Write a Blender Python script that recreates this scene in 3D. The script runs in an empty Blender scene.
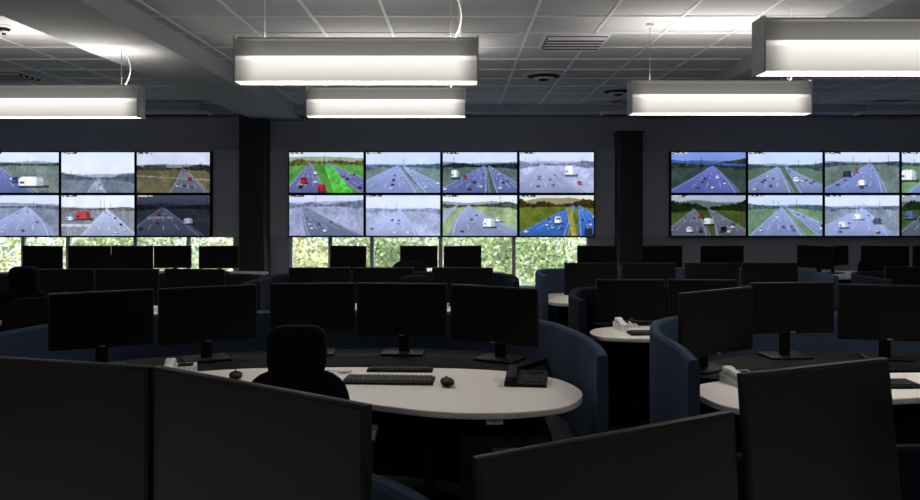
import bpy, bmesh, math, random
import numpy as np
from mathutils import Vector, Matrix
random.seed(7)
scene = bpy.context.scene
try:
    scene.view_settings.view_transform = 'Standard'
    scene.view_settings.look = 'None'
except Exception: pass

# ------------------------------------------------------------------ materials
MATS = {}
def mat(name, col, rough=0.6, metal=0.0, spec=0.5, noise=0.0, nscale=20, bump=0.0, emit=None, estr=0.0, sheen=0.0):
    if name in MATS: return MATS[name]
    m = bpy.data.materials.new(name); m.use_nodes = True
    nt = m.node_tree; b = nt.nodes['Principled BSDF']
    b.inputs['Base Color'].default_value = (*col, 1)
    b.inputs['Roughness'].default_value = rough
    b.inputs['Metallic'].default_value = metal
    b.inputs['Specular IOR Level'].default_value = spec
    if emit:
        b.inputs['Emission Color'].default_value = (*emit, 1)
        b.inputs['Emission Strength'].default_value = estr
    if noise > 0 or bump > 0:
        tc = nt.nodes.new('ShaderNodeTexCoord')
        n = nt.nodes.new('ShaderNodeTexNoise'); n.inputs['Scale'].default_value = nscale
        n.inputs['Detail'].default_value = 4
        nt.links.new(tc.outputs['Object'], n.inputs['Vector'])
        if noise > 0:
            r = nt.nodes.new('ShaderNodeMapRange')
            r.inputs['To Min'].default_value = 1 - noise; r.inputs['To Max'].default_value = 1 + noise
            nt.links.new(n.outputs['Fac'], r.inputs['Value'])
            mx = nt.nodes.new('ShaderNodeVectorMath'); mx.operation = 'SCALE'
            mx.inputs[0].default_value = col
            nt.links.new(r.outputs['Result'], mx.inputs['Scale'])
            nt.links.new(mx.outputs['Vector'], b.inputs['Base Color'])
        if bump > 0:
            bp = nt.nodes.new('ShaderNodeBump'); bp.inputs['Strength'].default_value = bump
            bp.inputs['Distance'].default_value = 0.002
            nt.links.new(n.outputs['Fac'], bp.inputs['Height'])
            nt.links.new(bp.outputs['Normal'], b.inputs['Normal'])
    MATS[name] = m
    return m

M_BLACK  = mat('black_plastic', (0.006,0.006,0.007), 0.5, spec=.2, noise=0.1)
M_BEZEL  = mat('bezel_plastic', (0.006,0.006,0.007), 0.45, spec=.2, noise=0.1)
M_SCREEN = mat('matte_lcd', (0.0035,0.0035,0.004), 0.42, spec=0.12, noise=0.05, nscale=3)
M_SCRN2  = mat('matte_lcd_sheen', (0.007,0.0068,0.0068), 0.45, spec=0.3, noise=0.05, nscale=3)  # lighter copy of matte_lcd for near screens, lamp sheen put into base colour
M_DESK   = mat('white_laminate', (0.84,0.79,0.75), 0.45, noise=0.03, nscale=4)
M_EDGE   = mat('desk_edging', (0.5,0.48,0.46), 0.5, noise=0.03)
M_BLUE   = mat('blue_fabric', (0.034,0.052,0.088), 0.95, spec=0.1, noise=0.25, nscale=260, bump=0.4)
M_BLUED  = mat('navy_fabric', (0.009,0.012,0.020), 0.95, spec=0.1, noise=0.25, nscale=260, bump=0.4)
M_FAB    = mat('chair_fabric', (0.005,0.005,0.006), 0.95, spec=0.08, noise=0.3, nscale=200, bump=0.4)
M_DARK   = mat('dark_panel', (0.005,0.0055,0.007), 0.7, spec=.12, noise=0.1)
M_WHITEP = mat('white_plastic', (0.72,0.72,0.70), 0.4, noise=0.03)
M_ALU    = mat('brushed_aluminium', (0.45,0.445,0.43), 0.45, metal=0.5, noise=0.06, nscale=60)
M_GREYM  = mat('grey_metal', (0.35,0.35,0.36), 0.4, metal=0.8, noise=0.05)
M_WALL   = mat('wall_paint', (0.49,0.52,0.60), 0.9, spec=0.15, noise=0.06, nscale=3, bump=0.1)
M_PANEL  = mat('backing_panel_paint', (0.64,0.67,0.76), 0.8, spec=0.2, noise=0.04, nscale=2)
M_COL    = mat('column_cladding', (0.03,0.03,0.037), 0.7, noise=0.1)
M_FLOOR  = mat('carpet', (0.03,0.031,0.036), 1.0, spec=0.05, noise=0.4, nscale=90, bump=0.6)
M_BEAM   = mat('beam_paint', (0.42,0.42,0.43), 0.8, noise=0.04, nscale=3)
M_TBAR   = mat('tbar_enamel', (0.74,0.74,0.75), 0.5, noise=0.03)
M_FRAME  = mat('window_frame_coat', (0.8,0.81,0.83), 0.5, noise=0.05)
M_DIFF   = mat('diffuser_enamel', (0.65,0.65,0.67), 0.6, noise=0.03)
M_KEY    = mat('key_plastic', (0.03,0.03,0.032), 0.45, noise=0.1)

# ------------------------------------------------------------------ mesh builder
class MB:
    def __init__(s):
        s.v=[]; s.f=[]; s.mi=[]; s.mats=[]; s.T=Matrix.Identity(4)
    def m(s, mt):
        if mt not in s.mats: s.mats.append(mt)
        return s.mats.index(mt)
    def add(s, verts, faces, mt):
        o=len(s.v); s.v += [s.T @ Vector(p) for p in verts]
        i=s.m(mt)
        for f in faces: s.f.append([o+k for k in f]); s.mi.append(i)
    def box(s, x0,x1,y0,y1,z0,z1, mt, bev=0.0, seg=1):
        bm=bmesh.new(); bmesh.ops.create_cube(bm,size=1)
        for v in bm.verts:
            v.co=Vector(((x0+x1)/2+v.co.x*(x1-x0),(y0+y1)/2+v.co.y*(y1-y0),(z0+z1)/2+v.co.z*(z1-z0)))
        if bev>0: bmesh.ops.bevel(bm,geom=bm.edges[:],offset=bev,segments=seg+1,affect='EDGES',profile=0.5)
        s.bm(bm,mt)
    def bm(s,bm,mt):
        bm.verts.index_update()
        s.add([v.co.copy() for v in bm.verts],[[v.index for v in f.verts] for f in bm.faces],mt); bm.free()
    def cyl(s, p0,p1,r,mt,r2=None,n=16):
        p0=Vector(p0);p1=Vector(p1); d=p1-p0; r2=r if r2 is None else r2
        q=d.to_track_quat('Z','Y').to_matrix()
        vs=[];
        for (c,rr) in ((p0,r),(p1,r2)):
            for k in range(n):
                a=2*math.pi*k/n; vs.append(c+q@Vector((math.cos(a)*rr,math.sin(a)*rr,0)))
        fs=[[k,(k+1)%n,n+(k+1)%n,n+k] for k in range(n)]+[list(range(n))[::-1],list(range(n,2*n))]
        s.add(vs,fs,mt)
    def prism(s, poly, z0,z1, mt, mside=None, bev=0.004):
        n=len(poly)
        c=Vector((sum(p[0] for p in poly)/n,sum(p[1] for p in poly)/n))
        def ins(p,d):
            v=Vector(p)-c; l=v.length
            return c+v*((l-d)/l)
        rings=[([ins(p,bev) for p in poly],z0),(poly,z0+bev),(poly,z1-bev),([ins(p,bev) for p in poly],z1)]
        vs=[(p[0],p[1],z) for ring,z in rings for p in ring]
        side=[];
        for r in range(3):
            for k in range(n): side.append([r*n+k,r*n+(k+1)%n,(r+1)*n+(k+1)%n,(r+1)*n+k])
        s.add(vs,side,mside or mt); s.add(vs,[list(range(n))[::-1],[3*n+k for k in range(n)]],mt)
    def ribbon(s, path, z0,z1,t,mt,mtop=None):
        P=[Vector((p[0],p[1])) for p in path]; n=len(P); L=[];R=[]
        for i,p in enumerate(P):
            d=(P[min(i+1,n-1)]-P[max(i-1,0)]).normalized(); nn=Vector((-d.y,d.x))
            L.append(p+nn*t/2); R.append(p-nn*t/2)
        b=min(0.012,(z1-z0)*.3)
        vs=[]
        for i in range(n):
            l,r=L[i],R[i]; mlr=(l+r)/2
            k=min(.4,.02/t)
            li=l+(mlr-l)*k; ri=r+(mlr-r)*k
            vs += [(l.x,l.y,z0),(l.x,l.y,z1-b),(li.x,li.y,z1),(ri.x,ri.y,z1),(r.x,r.y,z1-b),(r.x,r.y,z0)]
        fs=[]
        for i in range(n-1):
            a=i*6;c=(i+1)*6
            for k in range(6): fs.append([a+k,a+(k+1)%6,c+(k+1)%6,c+k])
        fs.append([0,1,2,3,4,5]); e=(n-1)*6; fs.append([e+5,e+4,e+3,e+2,e+1,e])
        s.add(vs,fs,mt)
    def ellip(s,c,r,mt,p=2.0,n=20,m=12):
        vs=[];fs=[]
        def sg(x,e): return math.copysign(abs(x)**e,x)
        e=2.0/p
        for i in range(m+1):
            th=-math.pi/2+math.pi*i/m
            for k in range(n):
                a=2*math.pi*k/n
                vs.append((c[0]+r[0]*sg(math.cos(th),e)*sg(math.cos(a),e),c[1]+r[1]*sg(math.cos(th),e)*sg(math.sin(a),e),c[2]+r[2]*sg(math.sin(th),e)))
        for i in range(m):
            for k in range(n): fs.append([i*n+k,i*n+(k+1)%n,(i+1)*n+(k+1)%n,(i+1)*n+k])
        s.add(vs,fs,mt)
    def done(s,name,loc=(0,0,0),yaw=0,smooth=True):
        me=bpy.data.meshes.new(name)
        me.from_pydata([tuple(v) for v in s.v],[],s.f)
        for mt in s.mats: me.materials.append(mt)
        me.polygons.foreach_set('material_index',s.mi)
        bm=bmesh.new(); bm.from_mesh(me)
        bmesh.ops.remove_doubles(bm,verts=bm.verts,dist=1e-5)
        bmesh.ops.recalc_face_normals(bm,faces=bm.faces)
        if smooth:
            for f in bm.faces: f.smooth=True
            for e in bm.edges:
                if len(e.link_faces)==2 and e.calc_face_angle(0)>0.6: e.smooth=False
        bm.to_mesh(me); bm.free()
        ob=bpy.data.objects.new(name,me); scene.collection.objects.link(ob)
        ob.location=loc; ob.rotation_euler=(0,0,yaw)
        return ob

def spline(pts, closed=False, k=8):
    P=[Vector((p[0],p[1])) for p in pts]; n=len(P); out=[]
    rng=n if closed else n-1
    for i in range(rng):
        if closed: a,b,c,d=P[(i-1)%n],P[i],P[(i+1)%n],P[(i+2)%n]
        else: a,b,c,d=P[max(i-1,0)],P[i],P[i+1],P[min(i+2,n-1)]
        for j in range(k):
            t=j/k
            out.append(0.5*((2*b)+(c-a)*t+(2*a-5*b+4*c-d)*t*t+(3*b-a-3*c+d)*t**3))
    if not closed: out.append(P[-1])
    return out

# ------------------------------------------------------------------ room shell
XL,XR,YB,YF,H = -9.6,9.6,-2.4,12.15,3.13
b=MB(); b.box(XL,XR,YB,YF,-0.1,0,M_FLOOR); b.done('floor',smooth=False)
mc=bpy.data.materials.new('ceiling_tile'); mc.use_nodes=True; nt=mc.node_tree; bs=nt.nodes['Principled BSDF']
tc=nt.nodes.new('ShaderNodeTexCoord'); sc=nt.nodes.new('ShaderNodeVectorMath'); sc.operation='SCALE'; sc.inputs['Scale'].default_value=1/0.6
nt.links.new(tc.outputs['Object'],sc.inputs[0])
fl=nt.nodes.new('ShaderNodeVectorMath'); fl.operation='FLOOR'; nt.links.new(sc.outputs[0],fl.inputs[0])
wn=nt.nodes.new('ShaderNodeTexWhiteNoise'); nt.links.new(fl.outputs[0],wn.inputs['Vector'])
ns=nt.nodes.new('ShaderNodeTexNoise'); ns.inputs['Scale'].default_value=150; nt.links.new(tc.outputs['Object'],ns.inputs['Vector'])
ad=nt.nodes.new('ShaderNodeMath'); ad.operation='MULTIPLY_ADD'; ad.inputs[1].default_value=0.35
nt.links.new(wn.outputs['Value'],ad.inputs[0]); nt.links.new(ns.outputs['Fac'],ad.inputs[2])
rp=nt.nodes.new('ShaderNodeValToRGB'); rp.color_ramp.elements[0].color=(0.43,0.43,0.45,1); rp.color_ramp.elements[1].color=(0.53,0.53,0.545,1)
rp.color_ramp.elements[0].position=0.3
nt.links.new(ad.outputs[0],rp.inputs[0]); nt.links.new(rp.outputs[0],bs.inputs['Base Color']); bs.inputs['Roughness'].default_value=0.95
b=MB(); b.box(XL,XR,YB,YF,H,H+0.1,mc); b.done('ceiling',smooth=False)
b=MB()
x=XL
while x<=XR+.01:
    b.box(x-0.012,x+0.012,YB,YF,H-0.008,H+0.001,M_TBAR); x+=0.6
y=YB+0.15
while y<=YF:
    b.box(XL,XR,y-0.012,y+0.012,H-0.0085,H+0.001,M_TBAR); y+=0.6
b.done('trim_1',smooth=False)
b=MB(); b.box(XL-0.1,XL,YB,YF,0,H,M_WALL); b.done('wall_left',smooth=False)
b=MB(); b.box(XR,XR+0.1,YB,YF,0,H,M_WALL); b.done('wall_right',smooth=False)
b=MB(); b.box(XL,XR,YB-0.1,YB,0,H,M_WALL); b.done('wall_back',smooth=False)
WZ0,WZ1=0.28,1.10
wins=[(-8.9,-3.6),(-2.72,2.06)]
b=MB()
b.box(XL,XR,YF,YF+0.2,WZ1,H,M_WALL); b.box(XL,XR,YF,YF+0.2,0,WZ0,M_WALL)
xs=[XL]+[q for w in wins for q in w]+[XR]
for i in range(0,len(xs),2): b.box(xs[i],xs[i+1],YF,YF+0.2,WZ0,WZ1,M_WALL)
b.done('wall_front',smooth=False)
b=MB()
for a,c in [(-9.6,-3.43),(-3.03,2.48),(2.84,9.6)]:
    b.box(a,c,YF-0.03,YF,1.10,2.47,M_PANEL)
b.done('wall_front_panelling',smooth=False)
b=MB(); b.box(XL,XR,YF-0.02,YF,0,0.1,M_DARK,0.003); b.done('baseboard_front')
mg=bpy.data.materials.new('window_glass'); mg.use_nodes=True; nt=mg.node_tree; nt.nodes.clear()
o=nt.nodes.new('ShaderNodeOutputMaterial'); t=nt.nodes.new('ShaderNodeBsdfTransparent'); t.inputs[0].default_value=(0.93,0.97,0.96,1)
g=nt.nodes.new('ShaderNodeBsdfGlossy'); g.inputs['Roughness'].default_value=0.02; mx=nt.nodes.new('ShaderNodeMixShader'); mx.inputs[0].default_value=0.04
nt.links.new(t.outputs[0],mx.inputs[1]); nt.links.new(g.outputs[0],mx.inputs[2]); nt.links.new(mx.outputs[0],o.inputs[0])
for i,(a,c) in enumerate(wins):
    b=MB()
    mull=[-2.08,-1.41,-0.31,0.86] if i==1 else [-7.9,-7.0,-6.28,-5.2,-4.35]
    fr=0.035
    b.box(a,c,YF+0.02,YF+0.08,WZ0,WZ0+fr,M_FRAME); b.box(a,c,YF+0.02,YF+0.08,WZ1-0.02,WZ1,M_FRAME)
    b.box(a,a+fr,YF+0.02,YF+0.08,WZ0,WZ1,M_FRAME); b.box(c-fr,c,YF+0.02,YF+0.08,WZ0,WZ1,M_FRAME)
    for q in mull: b.box(q-0.03,q+0.03,YF+0.02,YF+0.08,WZ0,WZ1,M_FRAME)
    b.box(a,c,YF+0.045,YF+0.05,WZ0,WZ1,mg)
    b.done('window_%d'%(i+1),smooth=False)
b=MB(); b.box(-3.42,-3.03,11.75,YF,0,H,M_COL,0.01); b.done('column')
b=MB(); b.box(2.47,2.83,11.75,YF,0,2.74,M_COL,0.01); b.box(2.45,2.85,11.73,YF,2.72,2.75,M_COL,0.004); b.done('column')
b=MB(); b.box(-3.25,-2.5,YB,YF,H-0.19,H,M_BEAM,0.006); b.done('ceiling_beam')
b=MB(); b.box(2.95,3.5,YB,YF,H-0.15,H,M_BEAM,0.006); b.done('ceiling_beam')
b=MB(); b.box(XL,XR,11.55,YF,H-0.12,H,M_WALL,0.006); b.done('ceiling_bulkhead')
for cx,w in [(-4.4,1.35),(-0.95,1.6),(2.9,1.6),(6.5,1.2)]:
    b=MB(); b.box(-w/2,w/2,-0.1,0.1,-0.05,0,M_DIFF,0.006)
    for k in range(3): b.box(-w/2+0.03,w/2-0.03,-0.07+k*0.05,-0.05+k*0.05,-0.058,-0.048,M_DARK)
    for q in(-.4,.4): b.box(q*w-.01,q*w+.01,-.01,.01,0,.14,M_GREYM)
    b.done('linear_air_diffuser',(cx,11.3,H-0.14))
def vent(x,y):
    b=MB(); b.box(-.3,.3,-.3,.3,-.015,0,M_DIFF,0.004)
    for k in range(9):
        yy=-.24+k*.06
        b.add([(-.26,yy,-.016),(.26,yy,-.016),(.26,yy+.045,-.034),(-.26,yy+.045,-.034),(-.26,yy,-.02),(.26,yy,-.02),(.26,yy+.045,-.038),(-.26,yy+.045,-.038)],
              [[0,1,2,3],[7,6,5,4],[0,4,5,1],[2,6,7,3],[1,5,6,2],[0,3,7,4]],M_DARK if k%2 else M_DIFF)
    b.box(-.27,.27,-.27,.27,-.018,-.014,M_COL)
    b.done('ceiling_air_vent',(x,y,H-0.008))
vent(1.05,7.05); vent(-1.5,7.4); vent(-5.3,8.9)
def rnd(x,y,r=0.25,name='round_air_diffuser'):
    b=MB()
    for k,(rr,z) in enumerate([(1,0),(.75,.02),(.5,.04),(.25,.055)]):
        b.cyl((0,0,-z-.012),(0,0,-z),r*rr*.8,M_DARK if k%2 else M_DIFF,r*rr,28)
    b.done(name,(x,y,H-0.006))
rnd(0.98,8.9,.26); rnd(2.1,10.1,.26)
rnd(-3.9,6.5,.07,'smoke_detector'); rnd(5.0,8.7,.07,'smoke_detector')

# ------------------------------------------------------------------ pendant lamps
ml=bpy.data.materials.new('lamp_diffuser'); ml.use_nodes=True; nt=ml.node_tree; bs=nt.nodes['Principled BSDF']
bs.inputs['Base Color'].default_value=(0.35,0.35,0.34,1); bs.inputs['Roughness'].default_value=0.6
tc=nt.nodes.new('ShaderNodeTexCoord'); sp=nt.nodes.new('ShaderNodeSeparateXYZ'); nt.links.new(tc.outputs['Object'],sp.inputs[0])
mr=nt.nodes.new('ShaderNodeMapRange'); mr.inputs['From Min'].default_value=0; mr.inputs['From Max'].default_value=0.275
nt.links.new(sp.outputs['Z'],mr.inputs['Value'])
cr=nt.nodes.new('ShaderNodeValToRGB'); e=cr.color_ramp.elements
e[0].position=0; e[0].color=(.30,.30,.30,1); e[1].position=1; e[1].color=(.18,.18,.18,1)
for p,v in [(.2,.46),(.46,.64),(.5,1.0),(.56,1.0),(.585,.10),(.9,.045),(.96,.18)]:
    q=e.new(p); q.color=(v,v,v,1)
nt.links.new(mr.outputs['Result'],cr.inputs[0])
ab=nt.nodes.new('ShaderNodeMath'); ab.operation='ABSOLUTE'; nt.links.new(sp.outputs['X'],ab.inputs[0])
mr2=nt.nodes.new('ShaderNodeMapRange'); mr2.interpolation_type='SMOOTHSTEP'
mr2.inputs['From Min'].default_value=0.75; mr2.inputs['From Max'].default_value=0.60; mr2.inputs['To Min'].default_value=0.20; mr2.inputs['To Max'].default_value=1
nt.links.new(ab.outputs[0],mr2.inputs['Value'])
mu=nt.nodes.new('ShaderNodeMath'); mu.operation='MULTIPLY'; nt.links.new(cr.outputs[0],mu.inputs[0]); nt.links.new(mr2.outputs[0],mu.inputs[1])
m3=nt.nodes.new('ShaderNodeMath'); m3.operation='MULTIPLY'; m3.inputs[1].default_value=1.6; nt.links.new(mu.outputs[0],m3.inputs[0])
bs.inputs['Emission Color'].default_value=(1,.955,.87,1); nt.links.new(m3.outputs[0],bs.inputs['Emission Strength'])
M_UP=mat('lamp_uplight_lens',(.8,.8,.8),.5,emit=(1,.96,.9),estr=27.0)
M_DN=mat('lamp_downlight_lens',(.8,.8,.8),.5,emit=(1,.95,.87),estr=23.0)
def lamp(xc,y,z):
    b=MB(); L=0.75; W=0.075
    prof=[(-W,0),(-W*.85,.16),(-W*.85,.262),(-W*.7,.275),(W*.7,.275),(W*.85,.262),(W*.85,.16),(W,0)]
    vs=[(sx*L,p,q) for sx in(-1,1) for p,q in prof]; n=len(prof)
    b.add(vs,[[k,k+1,n+k+1,n+k] for k in range(n-1) if k!=3],ml)
    b.add([(-L,-W*.93,.035),(L,-W*.93,.035),(L,W*.93,.035),(-L,W*.93,.035)],[[3,2,1,0]],M_DN)
    b.add(vs,[[3,4,n+4,n+3]],M_UP)
    for sx in(-1,1):
        b.box(sx*L-.006,sx*L+.006,-W-.004,W+.004,-.004,.28,M_ALU,.002)
        b.box(-L,L,sx*W*.85-.003,sx*W*.85+.003,.262,.272,M_ALU)
    for sx in(-.58,.58):
        b.cyl((sx,0,.27),(sx,0,H-z),.0025,M_GREYM,n=6); b.cyl((sx,0,H-z-.025),(sx,0,H-z),.03,M_WHITEP,n=16)
    pts=[(.58+.02+.05*math.sin(t*5), .02, .27+(H-z-.28)*t) for t in [i/14 for i in range(15)]]
    for p,q in zip(pts,pts[1:]): b.cyl(p,q,.004,M_WHITEP,n=6)
    return b.done('pendant_lamp',(xc,y,z))
lamp(-0.64,4.75,2.362)
lamp(-0.70,7.24,2.44)
lamp(2.275,3.88,2.27)
lamp(2.18,6.4,2.365)
lamp(-3.52,6.6,2.36)
for x,y in [(-4.6,2.4),(4.9,2.4),(6.6,6.4),(-7.2,6.4),(0.7,-.4),(-2.6,.4),(3.4,.2)]: lamp(x,y,2.36)  # extra lamps out of view, added to brighten the room

# ------------------------------------------------------------------ video wall screens
mv=bpy.data.materials.new('video_feed'); mv.use_nodes=True; nt=mv.node_tree; nt.nodes.clear()
o=nt.nodes.new('ShaderNodeOutputMaterial'); em=nt.nodes.new('ShaderNodeEmission'); em.inputs['Strength'].default_value=1.12
at=nt.nodes.new('ShaderNodeVertexColor'); at.layer_name='feed'
nt.links.new(at.outputs['Color'],em.inputs[0]); nt.links.new(em.outputs[0],o.inputs[0])
mv.cycles.emission_sampling='NONE'
NW,NH=144,80
def vnoise(rs,sx,sy):
    g=rs.rand(sy+2,sx+2); yy=np.linspace(0,sy,NH); xx=np.linspace(0,sx,NW)
    yi=yy.astype(int); xi=xx.astype(int); fy=(yy-yi)[:,None]; fx=(xx-xi)[None,:]
    fx=fx*fx*(3-2*fx); fy=fy*fy*(3-2*fy)
    a=g[np.ix_(yi,xi)];b_=g[np.ix_(yi,xi+1)];c=g[np.ix_(yi+1,xi)];d=g[np.ix_(yi+1,xi+1)]
    return a*(1-fx)*(1-fy)+b_*fx*(1-fy)+c*(1-fx)*fy+d*fx*fy
def feed(seed,sky,tree,verge,road,hor,roads,veh,th=.1,haze=.0,dark=1.0,extra=[],sat=.80):
    rs=np.random.RandomState(seed)
    V,U=np.meshgrid(np.linspace(0,1,NH),np.linspace(0,1,NW),indexing='ij')
    img=np.zeros((NH,NW,3)); c=lambda q:np.array(q,float)/255
    n1=vnoise(rs,30,16);n2=vnoise(rs,8,5);n3=vnoise(rs,80,44)
    img[:]=c(sky); img*= (0.96+.08*n2)[...,None]
    up=np.clip((V-hor)/(1-hor+.01),0,1)[...,None]; img=img*(1-.15*up)+np.array([.84,.88,.98])*.15*up
    gm=V<hor
    T=np.clip((hor-V)/hor,0,1)
    img[gm]=(c(verge)*(0.74+.28*n2+.18*n1+.18*(n3-.5))[...,None])[gm]
    hill=hor+th*(.35+.4*vnoise(rs,3,1)[0][None,:]); tm=(V<hill)&(V>=hor-.02)
    hc=(c(tree)*.5+c(sky)*.5); img[tm]=(hc*(0.9+.15*n1)[...,None])[tm]
    tl=hor+th*(0.0+.85*vnoise(rs,6,1)[0][None,:]*np.abs(np.linspace(-1,1,NW))[None,:]**.8+.15*vnoise(rs,45,1)[0][None,:])
    side=np.abs(np.linspace(-1,1,NW))[None,:]
    tm=(V<tl)&(V>hor-.03-.10*side**2*vnoise(rs,9,1)[0][None,:])
    img[tm]=(c(tree)*(0.55+.5*n1+.4*(n3-.5))[...,None])[tm]
    allv=list(veh)
    for (vx,l,r,cv) in roads:
        t=T; q=cv*t*(1-t)
        lo=vx-.010+(l-vx)*t+q; hi=vx+.010+(r-vx)*t+q
        rm=(U>lo)&(U<hi)&gm
        sh=(1.08-.24*t+.10*(n2-.5)+.04*(n1-.5))[...,None]
        img[rm]=(c(road)*sh)[rm]
        for k,fr in enumerate([.05,.28,.52,.76,.95]):
            ln=lo+(hi-lo)*fr; wd=.0014+.0055*t
            dash=np.ones_like(t,bool) if k in(0,4) else (np.sin(11/np.maximum(t+.10,.05))>0)
            lm=(abs(U-ln)<wd)&rm&dash&(t>.06)
            img[lm]=img[lm]*.5+np.array([.90,.93,.98])*.5
        gl=(abs(U-(hi+.012*t+.004))<.003+.004*t)&gm; img[gl]=img[gl]*.5+np.array([.74,.77,.83])*.5
        for k in range(8):
            tt=rs.uniform(.05,.9); vv=hor*(1-tt); lo1=vx+(l-vx)*tt+cv*tt*(1-tt); hi1=vx+(r-vx)*tt+cv*tt*(1-tt)
            uu=lo1+(hi1-lo1)*rs.choice([.16,.4,.64,.86]); sz=.010+.045*tt
            colr=[(235,236,245),(30,34,46),(96,50,56),(205,208,220),(50,66,100),(80,86,104)][rs.randint(6)]
            allv.append((uu,vv,sz,sz*1.1,colr))
    for (kind,*a) in extra:
        if kind=='rect': 
            u0,u1,v0,v1,cc=a; m_=(U>u0)&(U<u1)&(V>v0)&(V<v1); img[m_]=(c(cc)*(0.85+.3*n1)[...,None])[m_]
        if kind=='band':
            v0,k,w,cc=a; m_=abs(V-(v0+k*U))<w; img[m_]=(c(cc)*(0.8+.35*n1)[...,None])[m_]
        if kind=='poly':
            a0,b0,a1,b1,vm,cc=a; m_=(U>a0+b0*V)&(U<a1+b1*V)&(V<vm); img[m_]=(c(cc)*(0.8+.4*n1)[...,None])[m_]
    for k in range(3):
        pu=rs.uniform(.05,.95); pv=hor-.05-rs.rand()*.1; ph=.18+.12*rs.rand()
        m_=(abs(U-pu)<.0035)&(V>pv)&(V<pv+ph); img[m_]=img[m_]*.6
    allv.sort(key=lambda q:-q[1])
    for (u,v,w,h,cc) in allv:
        s=(abs(U-u-.1*w)<w*.6)&(V>v-h*.10)&(V<v+h*.16); img[s]=img[s]*.4
        prof=1-np.clip((V-(v+h*.6))/(h*.45),0,1)**2*.35
        m_=(abs(U-u)<w/2*prof)&(V>v+h*.1)&(V<v+h); side=np.where(U>u+w*.2,.72,1.0)
        img[m_]=(c(cc)*side[...,None]*(0.9+.2*n1)[...,None])[m_]
        if w>.09:
            m_=(abs(U-(u-w*.36))<w*.09)&(V>v+h*.32)&(V<v+h*.52); img[m_]*=.3
            m_=(abs(U-(u-w*.22))<w*.015)&(V>v+h*.1)&(V<v+h*.95); img[m_]*=.6
        else:
            m_=(abs(U-u)<w*.34*prof)&(V>v+h*.58)&(V<v+h*.82); img[m_]=img[m_]*.35+.04
    p=np.pad(img,((1,1),(1,1),(0,0)),'edge')
    img=img*.45+(p[:-2,1:-1]+p[2:,1:-1]+p[1:-1,:-2]+p[1:-1,2:])*.1375
    hz=np.clip(.04+.9*haze+ .5*haze*(V-.4),0,1)[...,None]
    img=img*(1-hz)+hz*c((205,214,244))
    g_=img.mean(-1,keepdims=True); img=g_+(img-g_)*sat
    img=.52+(img-.52)*1.1
    img=img*np.array([.97,.99,1.05])*dark
    lab=(U>.015)&(U<.22)&(V>.94)&(V<.98); img[lab]=np.where((vnoise(rs,60,60)>.5)[...,None],.8,.25)[lab]*np.ones(3)
    bd=(U<.010)|(U>.990)|(V<.018)|(V>.982); img[bd]=.01
    return np.clip(img,0,1)
SK=(196,210,240); RD=(122,134,168); GR=(92,112,90); TR=(66,82,76)
A=[
 feed(1,SK,(60,80,60),GR,RD,.62,[(.5,.1,.7,0)],[]),
 feed(2,(210,222,250),(70,90,80),(110,124,112),(96,110,165),.70,[(.12,-.3,.7,.0)],[(.62,.16,.34,.24,(236,240,250)),(.40,.26,.08,.14,(60,80,150))],.10,.04),
 feed(3,(220,224,236),(74,86,96),(96,108,116),(140,148,165),.36,[(.5,.35,.6,0)],[],.16,.18),
 feed(4,(216,222,232),(54,62,50),(112,104,66),(104,112,122),.6,[(.62,.42,.95,.1)],[(.72,.3,.05,.08,(150,40,40))],.14,.0,.92,extra=[('rect',.1,.4,.55,.68,(60,64,58)),('band',.42,-.1,.012,(150,150,140))]),
 feed(5,SK,TR,GR,RD,.6,[(.4,.0,.8,0)],[]),
 feed(6,(205,214,238),(80,90,104),(110,122,136),(136,150,188),.72,[(.55,-.3,.9,.2)],[],.08,.16,extra=[('band',.80,-.05,.02,(120,130,150))]),
 feed(7,(220,228,246),(120,112,104),(126,132,134),(168,176,202),.66,[(.62,.25,1.05,.0)],[(.3,.40,.2,.2,(205,50,56)),(.12,.38,.1,.10,(215,218,228))],.08,.05,extra=[('rect',0,.5,.24,.30,(190,186,190))]),
 feed(8,(56,60,78),(34,36,44),(48,52,64),(80,86,108),.7,[(.35,-.2,.9,0)],[(.7,.3,.12,.14,(190,192,200)),(.3,.5,.05,.08,(170,50,50))],.12,.0,.8,extra=[('rect',.15,.5,.42,.47,(130,132,146))]),
]
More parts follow.
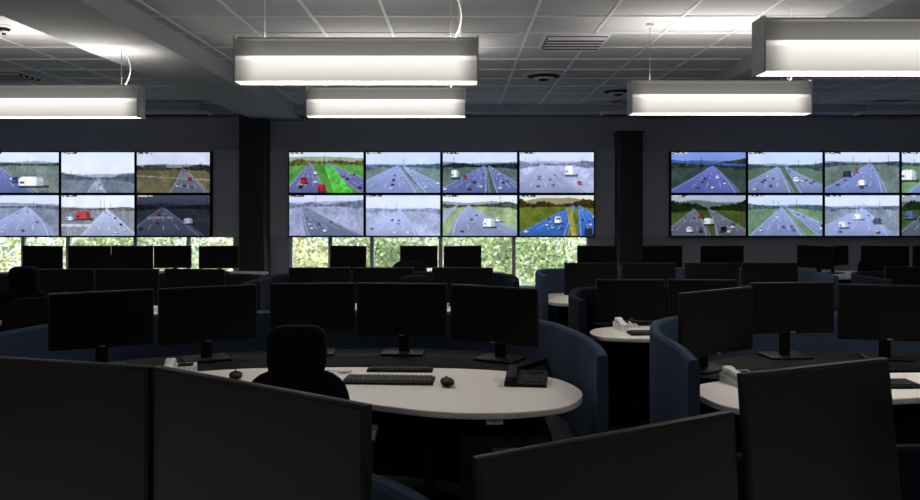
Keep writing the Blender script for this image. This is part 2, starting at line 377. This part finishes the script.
B=[
 feed(11,(200,214,214),(110,104,44),(80,140,60),(104,108,150),.74,[(.28,-.1,.46,.05),(.50,.95,1.5,-.1)],[(.20,.24,.09,.14,(180,40,44)),(.44,.04,.10,.18,(175,40,48)),(.36,.45,.05,.08,(225,228,236))],.2,.0,extra=[('poly',.60,-.2,.86,-.42,.68,(84,180,66))],sat=.95),
 feed(12,(190,206,245),(80,98,124),(96,126,112),(128,144,196),.66,[(.42,-.35,.72,0),(.5,.8,1.25,0)],[],.07,.10),
 feed(13,(196,208,235),(38,54,56),(84,106,94),(96,110,164),.66,[(.55,-.15,.6,.05),(.62,.72,1.2,0)],[(.17,.36,.10,.2,(222,226,240)),(.3,.34,.05,.1,(190,60,60))],.14,.0),
 feed(14,(206,210,240),(110,116,146),(164,170,200),(142,150,182),.7,[(.3,-.2,.9,.0)],[(.68,.42,.14,.24,(246,248,255)),(.8,.2,.06,.1,(180,60,66))],.12,.18),
 feed(15,(200,206,232),(106,114,142),(146,154,182),(96,106,132),.75,[(.2,.25,1.0,-.1)],[],.16,.14),
 feed(16,(214,220,245),(130,140,170),(152,162,190),(152,164,202),.64,[(.45,-.2,.7,.1)],[],.06,.26),
 feed(17,(220,226,240),(70,88,56),(146,168,108),(138,150,186),.74,[(.35,.1,1.2,-.2),(.2,-.7,-.2,0)],[(.62,.22,.15,.2,(246,248,252)),(.75,.35,.08,.1,(220,225,240))],.14,.05),
 feed(18,(214,216,186),(76,60,22),(96,110,36),(60,106,180),.74,[(.72,-.1,.62,.0),(.8,.8,1.4,0)],[(.52,.3,.09,.18,(236,238,248)),(.92,.05,.1,.15,(50,50,60))],.26,.0,extra=[('poly',.70,-.12,.77,-.12,.7,(150,140,60))],sat=.92),
]
C=[
 feed(21,(110,140,214),(44,70,48),(54,76,64),(92,106,184),.66,[(.55,-.1,.9,.1)],[(.62,.36,.05,.07,(235,238,245))],.22,.0,.95,extra=[('band',.77,-.10,.028,(60,84,170)),('rect',.33,.355,.48,.74,(46,56,116))]),
 feed(22,(186,204,238),(62,84,80),(78,112,82),(116,132,180),.64,[(.4,-.3,.6,.0),(.5,.7,1.2,0)],[(.65,.28,.08,.1,(235,238,245))],.12,.07),
 feed(23,(204,214,242),(64,84,104),(98,120,104),(114,132,190),.72,[(.6,-.15,.8,.1)],[(.3,.4,.1,.14,(40,44,60)),(.42,.5,.05,.1,(180,60,60)),(.5,.18,.1,.14,(230,236,248))],.08,.06),
 feed(24,(200,212,240),(66,92,76),(96,140,86),(120,138,188),.7,[(.6,.05,.7,.0)],[(.1,.3,.2,.26,(240,242,250))],.1,.06),
 feed(25,(170,186,200),(34,50,18),(74,92,30),(102,106,120),.66,[(.3,-.2,.5,.1),(.5,.6,1.1,.1)],[(.5,.28,.12,.16,(230,232,238)),(.7,.12,.08,.12,(30,30,34)),(.25,.1,.09,.12,(220,224,230)),(.4,.45,.06,.1,(160,46,46))],.3,.0,.9),
 feed(26,(190,206,236),(76,98,90),(94,138,88),(122,138,184),.7,[(.45,.0,.75,0),(.5,.95,1.4,0)],[],.1,.1),
 feed(27,(206,214,244),(90,102,134),(118,134,142),(140,154,202),.68,[(.5,-.35,.9,.1)],[(.45,.4,.12,.14,(236,240,250)),(.7,.3,.1,.14,(60,66,90)),(.25,.2,.12,.16,(226,230,244))],.08,.14),
 feed(28,(150,170,180),(44,64,28),(72,100,40),(102,110,126),.68,[(.4,-.1,.7,0)],[(.12,.4,.14,.2,(80,110,176)),(.5,.3,.08,.1,(235,236,240))],.26,.0,.88),
]
def lin(c): return np.where(c<=.04045,c/12.92,((c+.055)/1.055)**2.4)
def screen(img,x0,x1,z0,z1,yf):
    b=MB(); 
    b.box(x0+.001,x1-.001,yf+.002,yf+.09,z0+.001,z1-.001,M_BEZEL)
    b.box(x0+.3,x1-.3,yf+.09,YF-.031,z0+.15,z1-.15,M_DARK)
    body=b.done('video_wall_display',smooth=False)
    g=.005
    xs=np.linspace(x0+g,x1-g,NW+1); zs=np.linspace(z0+g,z1-g,NH+1)
    X,Z=np.meshgrid(xs,zs); vv=np.stack([X,np.full_like(X,yf),Z],-1).reshape(-1,3)
    idx=np.arange((NW+1)*(NH+1)).reshape(NH+1,NW+1)
    fs=np.stack([idx[:-1,:-1],idx[:-1,1:],idx[1:,1:],idx[1:,:-1]],-1).reshape(-1,4)
    me=bpy.data.meshes.new('picture_panel'); me.from_pydata(vv.tolist(),[],fs.tolist()); me.materials.append(mv)
    ca=me.color_attributes.new('feed','FLOAT_COLOR','CORNER')
    cc=np.ones((NW*NH,4),np.float32); cc[:,:3]=lin(img.reshape(-1,3)); ca.data.foreach_set('color',np.repeat(cc,4,0).ravel())
    ob=bpy.data.objects.new('picture_panel',me); scene.collection.objects.link(ob); ob.parent=body
SZ0,SZ1=1.094,2.453
for bank,x0,w in ((A,-8.70,1.1925),(B,-2.717,1.2125),(C,3.318,1.2125)):
    hh=(SZ1-SZ0)/2
    for i in range(8):
        r=i//4; c=i%4
        screen(bank[i],x0+c*w,x0+(c+1)*w,SZ1-(r+1)*hh,SZ1-r*hh,12.0)

# ------------------------------------------------------------------ furniture builders
DZ=0.74
def monitor(x1,y1,x2,y2,ztop,zd=DZ,h=None,tilt=0.0,ms=None):
    w=math.hypot(x2-x1,y2-y1); yaw=math.atan2(y2-y1,x2-x1); h=h or w*.565+.012
    zt=ztop-zd; zb=zt-h; b=MB()
    b.box(-.12,.12,.0,.19,0,.012,M_BLACK,.004); b.box(-.03,.03,.085,.105,.01,zb+h*.55,M_BLACK,.004)
    b.T=Matrix.Translation((0,0.01,zt))@Matrix.Rotation(-tilt,4,'X')@Matrix.Translation((0,-.01,-zt))
    b.box(-w/2,w/2,0,.022,zb,zt,M_BEZEL,.004)
    b.box(-w/2+.009,w/2-.009,-.0012,.002,zb+.017,zt-.009,ms or M_SCREEN)
    b.box(-w*.33,w*.33,.018,.05,zb+h*.12,zt-h*.12,M_BLACK,.012)
    b.box(-.05,.05,.045,.09,zb+h*.4,zb+h*.62,M_BLACK,.004)
    b.box(-.014,.014,-.002,0,zb+.005,zb+.011,M_GREYM)
    return b.done('computer_monitor',((x1+x2)/2,(y1+y2)/2,zd+.0005),yaw)
def keyboard(x,y,yaw=0,w=.44,d=.14,z=DZ):
    b=MB(); b.box(-w/2,w/2,-d/2,d/2,0,.014,M_BLACK,.004)
    for r in range(6):
        nk=18
        for k in range(nk):
            if r==5 and 4<k<9: continue
            xx=-w/2+.012+k*(w-.024)/nk; yy=d/2-.012-r*(d-.02)/6
            b.box(xx+.001,xx+(w-.024)/nk-.002,yy-.1*d,yy,.013,.021,M_KEY,.001)
    yy=d/2-.012-5*(d-.02)/6; b.box(-w/2+.12,-w/2+.22,yy-.1*d,yy,.013,.021,M_KEY,.001)
    return b.done('computer_keyboard',(x,y,z+.0005),yaw)
def mouse(x,y,yaw=0,z=DZ):
    b=MB(); b.ellip((0,0,.018),(.032,.055,.017),M_BLACK,2.4); b.cyl((-.004,.03,.032),(.004,.03,.032),.008,M_KEY,n=12)
    b.box(-.0008,.0008,.01,.05,.028,.034,M_KEY)
    return b.done('computer_mouse',(x,y,z+.0005),yaw)
def phone(x,y,yaw,mt,name='desk_telephone',w=.2,z=DZ):
    b=MB(); d=.17
    vs=[(-w/2,-d/2,0),(w/2,-d/2,0),(w/2,d/2,0),(-w/2,d/2,0),(-w/2,-d/2,.015),(w/2,-d/2,.015),(w/2,d/2,.045),(-w/2,d/2,.045)]
    b.add(vs,[[3,2,1,0],[4,5,6,7],[0,1,5,4],[1,2,6,5],[2,3,7,6],[3,0,4,7]],mt)
    b.T=Matrix.Translation((0,0,.03))@Matrix.Rotation(math.atan2(.03,d),4,'X')
    b.box(-w/2+.012,-w/2+.055,-.07,.075,.012,.032,mt,.01)
    b.box(-w/2+.006,-w/2+.061,.04,.085,.0,.034,mt,.012); b.box(-w/2+.006,-w/2+.061,-.085,-.04,.0,.034,mt,.012)
    b.box(-.01,w/2-.015,.03,.07,.0,.006,M_SCREEN,.002)
    for r in range(4):
        for k in range(4): b.box(-.008+k*.025,.010+k*.025,.01-r*.022,.022-r*.022,0,.006,M_KEY if mt is M_BLACK else M_EDGE,.001)
    return b.done(name,(x,y,z+.0005),yaw)
def chair(x,y,yaw=0,top=1.12,head=True):
    b=MB()
    for k in range(5):
        a=k*2*math.pi/5+.3; e=(.3*math.cos(a),.3*math.sin(a))
        b.cyl((0,0,.11),(e[0],e[1],.075),.026,M_BLACK,.018,10)
        b.cyl((e[0]-.012,e[1],.028),(e[0]+.012,e[1],.028),.028,M_BLACK,n=14); b.cyl((e[0],e[1],.03),(e[0],e[1],.08),.008,M_BLACK,n=8)
    b.cyl((0,0,.1),(0,0,.42),.028,M_GREYM); b.box(-.1,.1,-.12,.12,.41,.44,M_BLACK,.01)
    b.ellip((0,.0,.485),(.25,.24,.05),M_FAB,4)
    hb=top-(.165 if head else 0)
    b.cyl((0,-.2,.43),(0,-.27,.62),.025,M_BLACK)
    b.T=Matrix.Translation((0,-.25,0))
    b.ellip((0,0,(hb+.56)/2),(.205,.045,(hb-.56)/2),M_FAB,3.2,28,16)
    if head:
        b.box(-.05,.05,-.02,.01,hb-.06,hb+.06,M_BLACK,.008)
        b.ellip((0,.0,top-.1),(.112,.045,.1),M_FAB,4,24,14)
    b.T=Matrix.Identity(4)
    for sx in(-1,1):
        b.box(sx*.25-.02,sx*.25+.02,-.03,.03,.42,.64,M_BLACK,.008)
        b.box(min(sx*.15,sx*.25),max(sx*.15,sx*.25),-.025,.025,.42,.44,M_BLACK)
        b.box(sx*.25-.035,sx*.25+.035,-.12,.12,.64,.67,M_BLACK,.012)
    return b.done('office_chair',(x,y,0),yaw)
def desk(poly,legs,modesty=None,z=DZ,drawers=None,shade_strip=None,sw=.3):
    b=MB(); b.prism(spline(poly,True,7),z-.027,z,M_DESK,M_EDGE)
    if shade_strip: b.ribbon(spline(shade_strip),z-.03,z-.0005,sw,M_DARK)  # added black strip under the monitors, standing in for their shade
    for (x,y) in legs:
        b.box(x-.03,x+.03,y-.03,y+.03,.0,z-.027,M_DARK,.003); b.box(x-.035,x+.035,y-.28,y+.28,0,.03,M_DARK,.004); b.box(x-.03,x+.03,y-.2,y+.2,z-.06,z-.027,M_DARK)
    if modesty: b.ribbon(spline(modesty),.05,z-.03,.02,M_DARK)
    if drawers:
        x,y=drawers; b.box(x-.2,x+.2,y-.25,y+.25,.05,.6,M_DARK,.005)
        for k in range(3): b.box(x-.19,x+.19,y-.265,y-.25,.07+k*.175,.235+k*.175,M_BLACK,.004); b.box(x-.06,x+.06,y-.28,y-.265,.19+k*.175,.2+k*.175,M_GREYM)
    return b.done('curved_desk')
def partition(path,z1,z0=.06,mt=M_BLUE,t=.05):
    P=spline(path); b=MB(); b.ribbon(P,z0,z1,t,mt)
    for i in (2,len(P)//2,len(P)-3):
        b.box(P[i][0]-.02,P[i][0]+.02,P[i][1]-.02,P[i][1]+.02,0,z0+.01,M_DARK)
    return b.done('curved_desk_partition')

# ---- middle centre workstation
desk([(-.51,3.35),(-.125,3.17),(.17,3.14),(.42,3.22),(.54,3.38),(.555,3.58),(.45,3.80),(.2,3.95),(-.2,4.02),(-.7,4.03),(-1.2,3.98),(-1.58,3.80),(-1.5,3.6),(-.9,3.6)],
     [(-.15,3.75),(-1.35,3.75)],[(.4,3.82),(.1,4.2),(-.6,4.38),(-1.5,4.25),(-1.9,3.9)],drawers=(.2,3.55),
     shade_strip=[(-2.05,3.7),(-1.85,3.94),(-1.4,4.16),(-.9,4.27),(-.3,4.30),(.1,4.22),(.33,4.06)],sw=.52)
partition([(-2.36,3.45),(-2.36,3.98),(-2.08,4.46),(-1.35,4.72),(-.5,4.76),(.08,4.66),(.46,4.36),(.60,3.98),(.645,3.6),(.625,3.33)],.94,.45)
monitor(-1.075,4.30,-.60,4.34,1.155)
monitor(-.59,4.34,-.075,4.30,1.155)
monitor(-.055,4.28,.41,4.02,1.155)
monitor(-1.60,4.03,-1.14,4.27,1.155)
monitor(-2.06,3.80,-1.62,4.02,1.155)
keyboard(-.345,3.70,-.05); keyboard(-.31,3.93,-.03,.34,.06); mouse(-.06,3.62,.2)
phone(.32,3.67,-.15,M_BLACK); phone(-1.42,3.84,.25,M_WHITEP,w=.16); mouse(-1.11,3.76,.3)
b=MB(); b.box(-.035,.035,-.03,.03,0,.03,M_WHITEP,.004); b.box(-.02,.02,-.031,-.029,.008,.022,M_EDGE); b.done('under_desk_cable_clip',(.145,3.2,DZ-.0575))
b=MB(); b.ellip((0,0,.009),(.035,.025,.008),M_WHITEP,3); b.cyl((-.03,0,.008),(-.10,.03,.006),.003,M_WHITEP,n=6); b.done('charging_puck',(-.59,3.90,DZ))
chair(-.625,3.13,.03,1.145)

# ---- middle right workstation
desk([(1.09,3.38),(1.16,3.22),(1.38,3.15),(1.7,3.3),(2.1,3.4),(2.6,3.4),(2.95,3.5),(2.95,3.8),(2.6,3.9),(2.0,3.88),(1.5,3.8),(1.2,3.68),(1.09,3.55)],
     [(1.4,3.55),(2.7,3.65)],[(1.2,3.8),(1.45,4.1),(1.9,4.3),(2.7,4.3)],shade_strip=[(1.28,3.74),(1.5,4.02),(1.8,4.18),(2.3,4.22),(2.95,4.14)],sw=.44)
partition([(1.01,3.28),(1.045,3.6),(1.04,4.0),(1.16,4.42),(1.5,4.68),(2.1,4.78),(3.0,4.72)],.93,.25)
monitor(1.09,3.745,1.565,4.06,1.165)
monitor(1.61,4.20,2.09,4.24,1.17)
monitor(2.11,4.24,2.62,4.12,1.16)
phone(1.37,3.66,.3,M_WHITEP,w=.16); keyboard(1.95,3.62)
# ---- right workstation behind
desk([(.90,4.98),(1.25,4.88),(1.7,4.9),(2.3,5.0),(2.6,5.3),(2.2,5.42),(1.4,5.42),(.95,5.3)],[(1.2,5.18),(2.2,5.18)],[(1.0,5.35),(1.5,5.5),(2.3,5.45)],shade_strip=[(1.0,5.42),(1.5,5.55),(2.2,5.55)])
partition([(.80,4.95),(.78,5.3),(.95,5.72),(1.6,5.86),(2.5,5.82)],.98,.06,M_BLUED)
keyboard(1.27,5.06,.05,.3,.12); phone(1.14,5.25,.1,M_WHITEP,w=.12)
monitor(.99,5.5,1.49,5.52,1.06); monitor(1.51,5.52,2.0,5.48,1.06)
# ---- left workstation (edge of view)
desk([(-3.9,4.2),(-3.4,4.15),(-2.9,4.2),(-2.55,4.5),(-2.6,4.9),(-3.0,5.0),(-3.7,5.0),(-4.0,4.7)],[(-3.6,4.6),(-2.85,4.6)])
partition([(-2.44,3.75),(-2.52,3.98),(-2.8,4.02),(-3.3,4.0),(-4.2,4.0)],1.0,.25)
chair(-3.28,5.45,3.1,1.14)

# ---- second row
def row2(x0,x1,y,mons,zt=1.07,part=1.0,mt=M_BLUED):
    desk([(x0,y-.65),((x0+x1)/2,y-.75),(x1,y-.65),(x1+.08,y-.3),(x1,y+.1),((x0+x1)/2,y+.18),(x0,y+.1),(x0-.08,y-.3)],[(x0+.3,y-.2),(x1-.3,y-.2)],[(x0+.05,y+.05),((x0+x1)/2,y+.12),(x1-.05,y+.05)])
    partition([(x0-.14,y-.55),(x0-.14,y+.05),(x0+.15,y+.29),((x0+x1)/2,y+.35),(x1-.15,y+.29),(x1+.14,y+.05),(x1+.14,y-.55)],part,.06,mt)
    for mx,ya in mons:
        monitor(mx-.26*math.cos(ya),y-.06-.26*math.sin(ya),mx+.26*math.cos(ya),y-.06+.26*math.sin(ya),zt)
row2(-4.6,-1.8,6.35,[(-3.3,.1),(-2.76,0.03),(-2.2,-.1),(-4.2,.1)])
row2(-1.45,.3,6.5,[(-1.19,.05),(-.65,0.0),(.02,-.1)])
row2(.9,3.2,7.3,[(1.25,.12),(1.8,.05),(2.4,0),(2.95,-.1)],1.05,.97,M_BLUE)
row2(3.6,6.0,6.6,[(3.9,.12),(4.45,0.02),(5.0,0),(5.55,-.1)])
row2(3.4,5.2,4.9,[(3.7,.2),(4.25,0.05),(4.8,-.1)],1.1)
chair(-.36,5.45,.2,1.12); chair(1.9,6.3,0.1,1.0,False); chair(-2.9,5.35,.2,.98,False)

# ---- far row
def far(x0,x1,mons,y=9.5):
    desk([(x0,y-.4),((x0+x1)/2,y-.5),(x1,y-.4),(x1+.1,y),(x1,y+.35),((x0+x1)/2,y+.42),(x0,y+.35),(x0-.1,y)],[(x0+.4,y),(x1-.4,y)],[(x0,y+.25),(x1,y+.25)])
    for a,c,dy in mons: monitor(a,y+dy,c,y-dy,1.09)
far(-5.75,-2.6,[(-5.5,-4.95,.05),(-4.9,-4.37,0),(-4.36,-3.84,0),(-3.83,-3.36,.0),(-3.25,-2.78,-.05)])
far(-1.75,.45,[(-1.63,-1.17,0.05),(-.75,-.28,0),(-.2,.27,-.05)])
far(1.4,3.8,[(1.47,1.95,0.04),(2.27,2.78,0),(3.0,3.56,-.03)])
far(4.1,6.6,[(4.3,4.56,.2),(4.58,4.92,-.12),(5.03,5.6,0.03),(5.65,6.2,-.03)])
chair(-3.9,8.5,.3,1.06,False); chair(-.5,8.5,-.2,1.0,False); chair(4.4,8.4,.2,1.06,False)

# ---- near left workstation
desk([(-1.9,.95),(-1.2,.85),(-.6,.75),(-.2,.8),(-.08,1.1),(-.12,1.45),(-.5,1.75),(-1.2,1.95),(-1.9,1.95),(-2.1,1.5)],[(-.5,1.3),(-1.6,1.4)])
partition([(-2.2,2.12),(-1.3,2.15),(-.65,2.0),(-.22,1.74),(-.04,1.5),(-.02,1.2),(-.02,.9)],.985,.06)
monitor(-1.255,1.79,-.672,1.637,1.25,h=.36,ms=M_SCRN2); monitor(-.668,1.645,-.165,1.32,1.25,h=.36,ms=M_SCRN2)
# ---- near right workstation
desk([(.06,.95),(.3,.85),(.8,.9),(1.4,1.2),(2.0,1.4),(2.15,1.8),(1.95,2.12),(1.3,2.14),(.9,2.16),(.5,1.98),(.15,1.65),(.06,1.3)],[(.4,1.4),(1.7,1.75)])
partition([(.03,1.6),(.08,1.88),(.5,2.30),(1.2,2.57),(2.2,2.58)],.78,.06,M_BLUED)
monitor(.029,1.30,.580,1.60,1.165,h=.36,tilt=.05,ms=M_SCRN2)
monitor(.70,1.885,1.175,2.08,1.18,h=.40,tilt=.10,ms=M_SCRN2)
monitor(1.18,1.93,1.70,1.86,1.18,h=.40,tilt=.12,ms=M_SCRN2)

# ------------------------------------------------------------------ outside
leafm=[mat('leaf_%s'%n,c,.8,noise=.2,nscale=4) for n,c in [('green',(.26,.34,.14)),('yellow_green',(.48,.52,.24)),('pale',(.68,.70,.54)),('gold',(.74,.64,.36)),('deep',(.14,.19,.09)),('silver',(.80,.83,.78))]]
rs=np.random.RandomState(3)
b=MB(); b.box(-16,8,15.6,15.9,-1.5,2.2,mat('hedge_core',(.40,.44,.28),.9,noise=.5,nscale=6))
from mathutils import noise as mn
N=42000
for i in range(N):
    X=rs.uniform(-14,5); Z=rs.uniform(-.9,1.7)
    n=mn.noise(Vector((X*.7,Z*.9,1))); n2=mn.noise(Vector((X*2.5,Z*2.5,7)))
    Y=15.4-.35*(n2+.5)-rs.rand()*.2
    k=.15+n*1.5+rs.normal()*.38
    mi=4 if k<-.75 else 0 if k<-.3 else 1 if k<.15 else 2 if k<.6 else (3 if n>.2 else 5)
    s=rs.uniform(.025,.065); a=rs.uniform(0,6.28); ca,sa=math.cos(a)*s,math.sin(a)*s; ty=rs.uniform(-.03,.03)
    o=len(b.v); b.v+= [Vector((X-ca,Y-ty,Z-sa)),Vector((X+sa*.5,Y,Z-ca*.5)),Vector((X+ca,Y+ty,Z+sa)),Vector((X-sa*.5,Y,Z+ca*.5))]
    b.f.append([o,o+1,o+2,o+3]); b.mi.append(b.m(leafm[mi]))
b.done('hedge_outside',smooth=False)
b=MB(); b.box(-20,20,12.4,26,-1.7,-1.5,mat('grass_outside',(.12,.2,.06),.95,noise=.4,nscale=3)); b.done('ground_outside')

w=bpy.data.worlds.new('World'); scene.world=w; w.use_nodes=True
w.node_tree.nodes['Background'].inputs[0].default_value=(.92,.96,1.0,1); w.node_tree.nodes['Background'].inputs[1].default_value=5.2

# ------------------------------------------------------------------ camera
cd=bpy.data.cameras.new('camera'); cam=bpy.data.objects.new('camera',cd); scene.collection.objects.link(cam)
cam.location=(0,0,1.6); cam.rotation_euler=(math.pi/2,0,0)
cd.sensor_width=36; cd.lens=760*36/920; cd.shift_y=-45/920; cd.clip_start=.05
scene.camera=cam
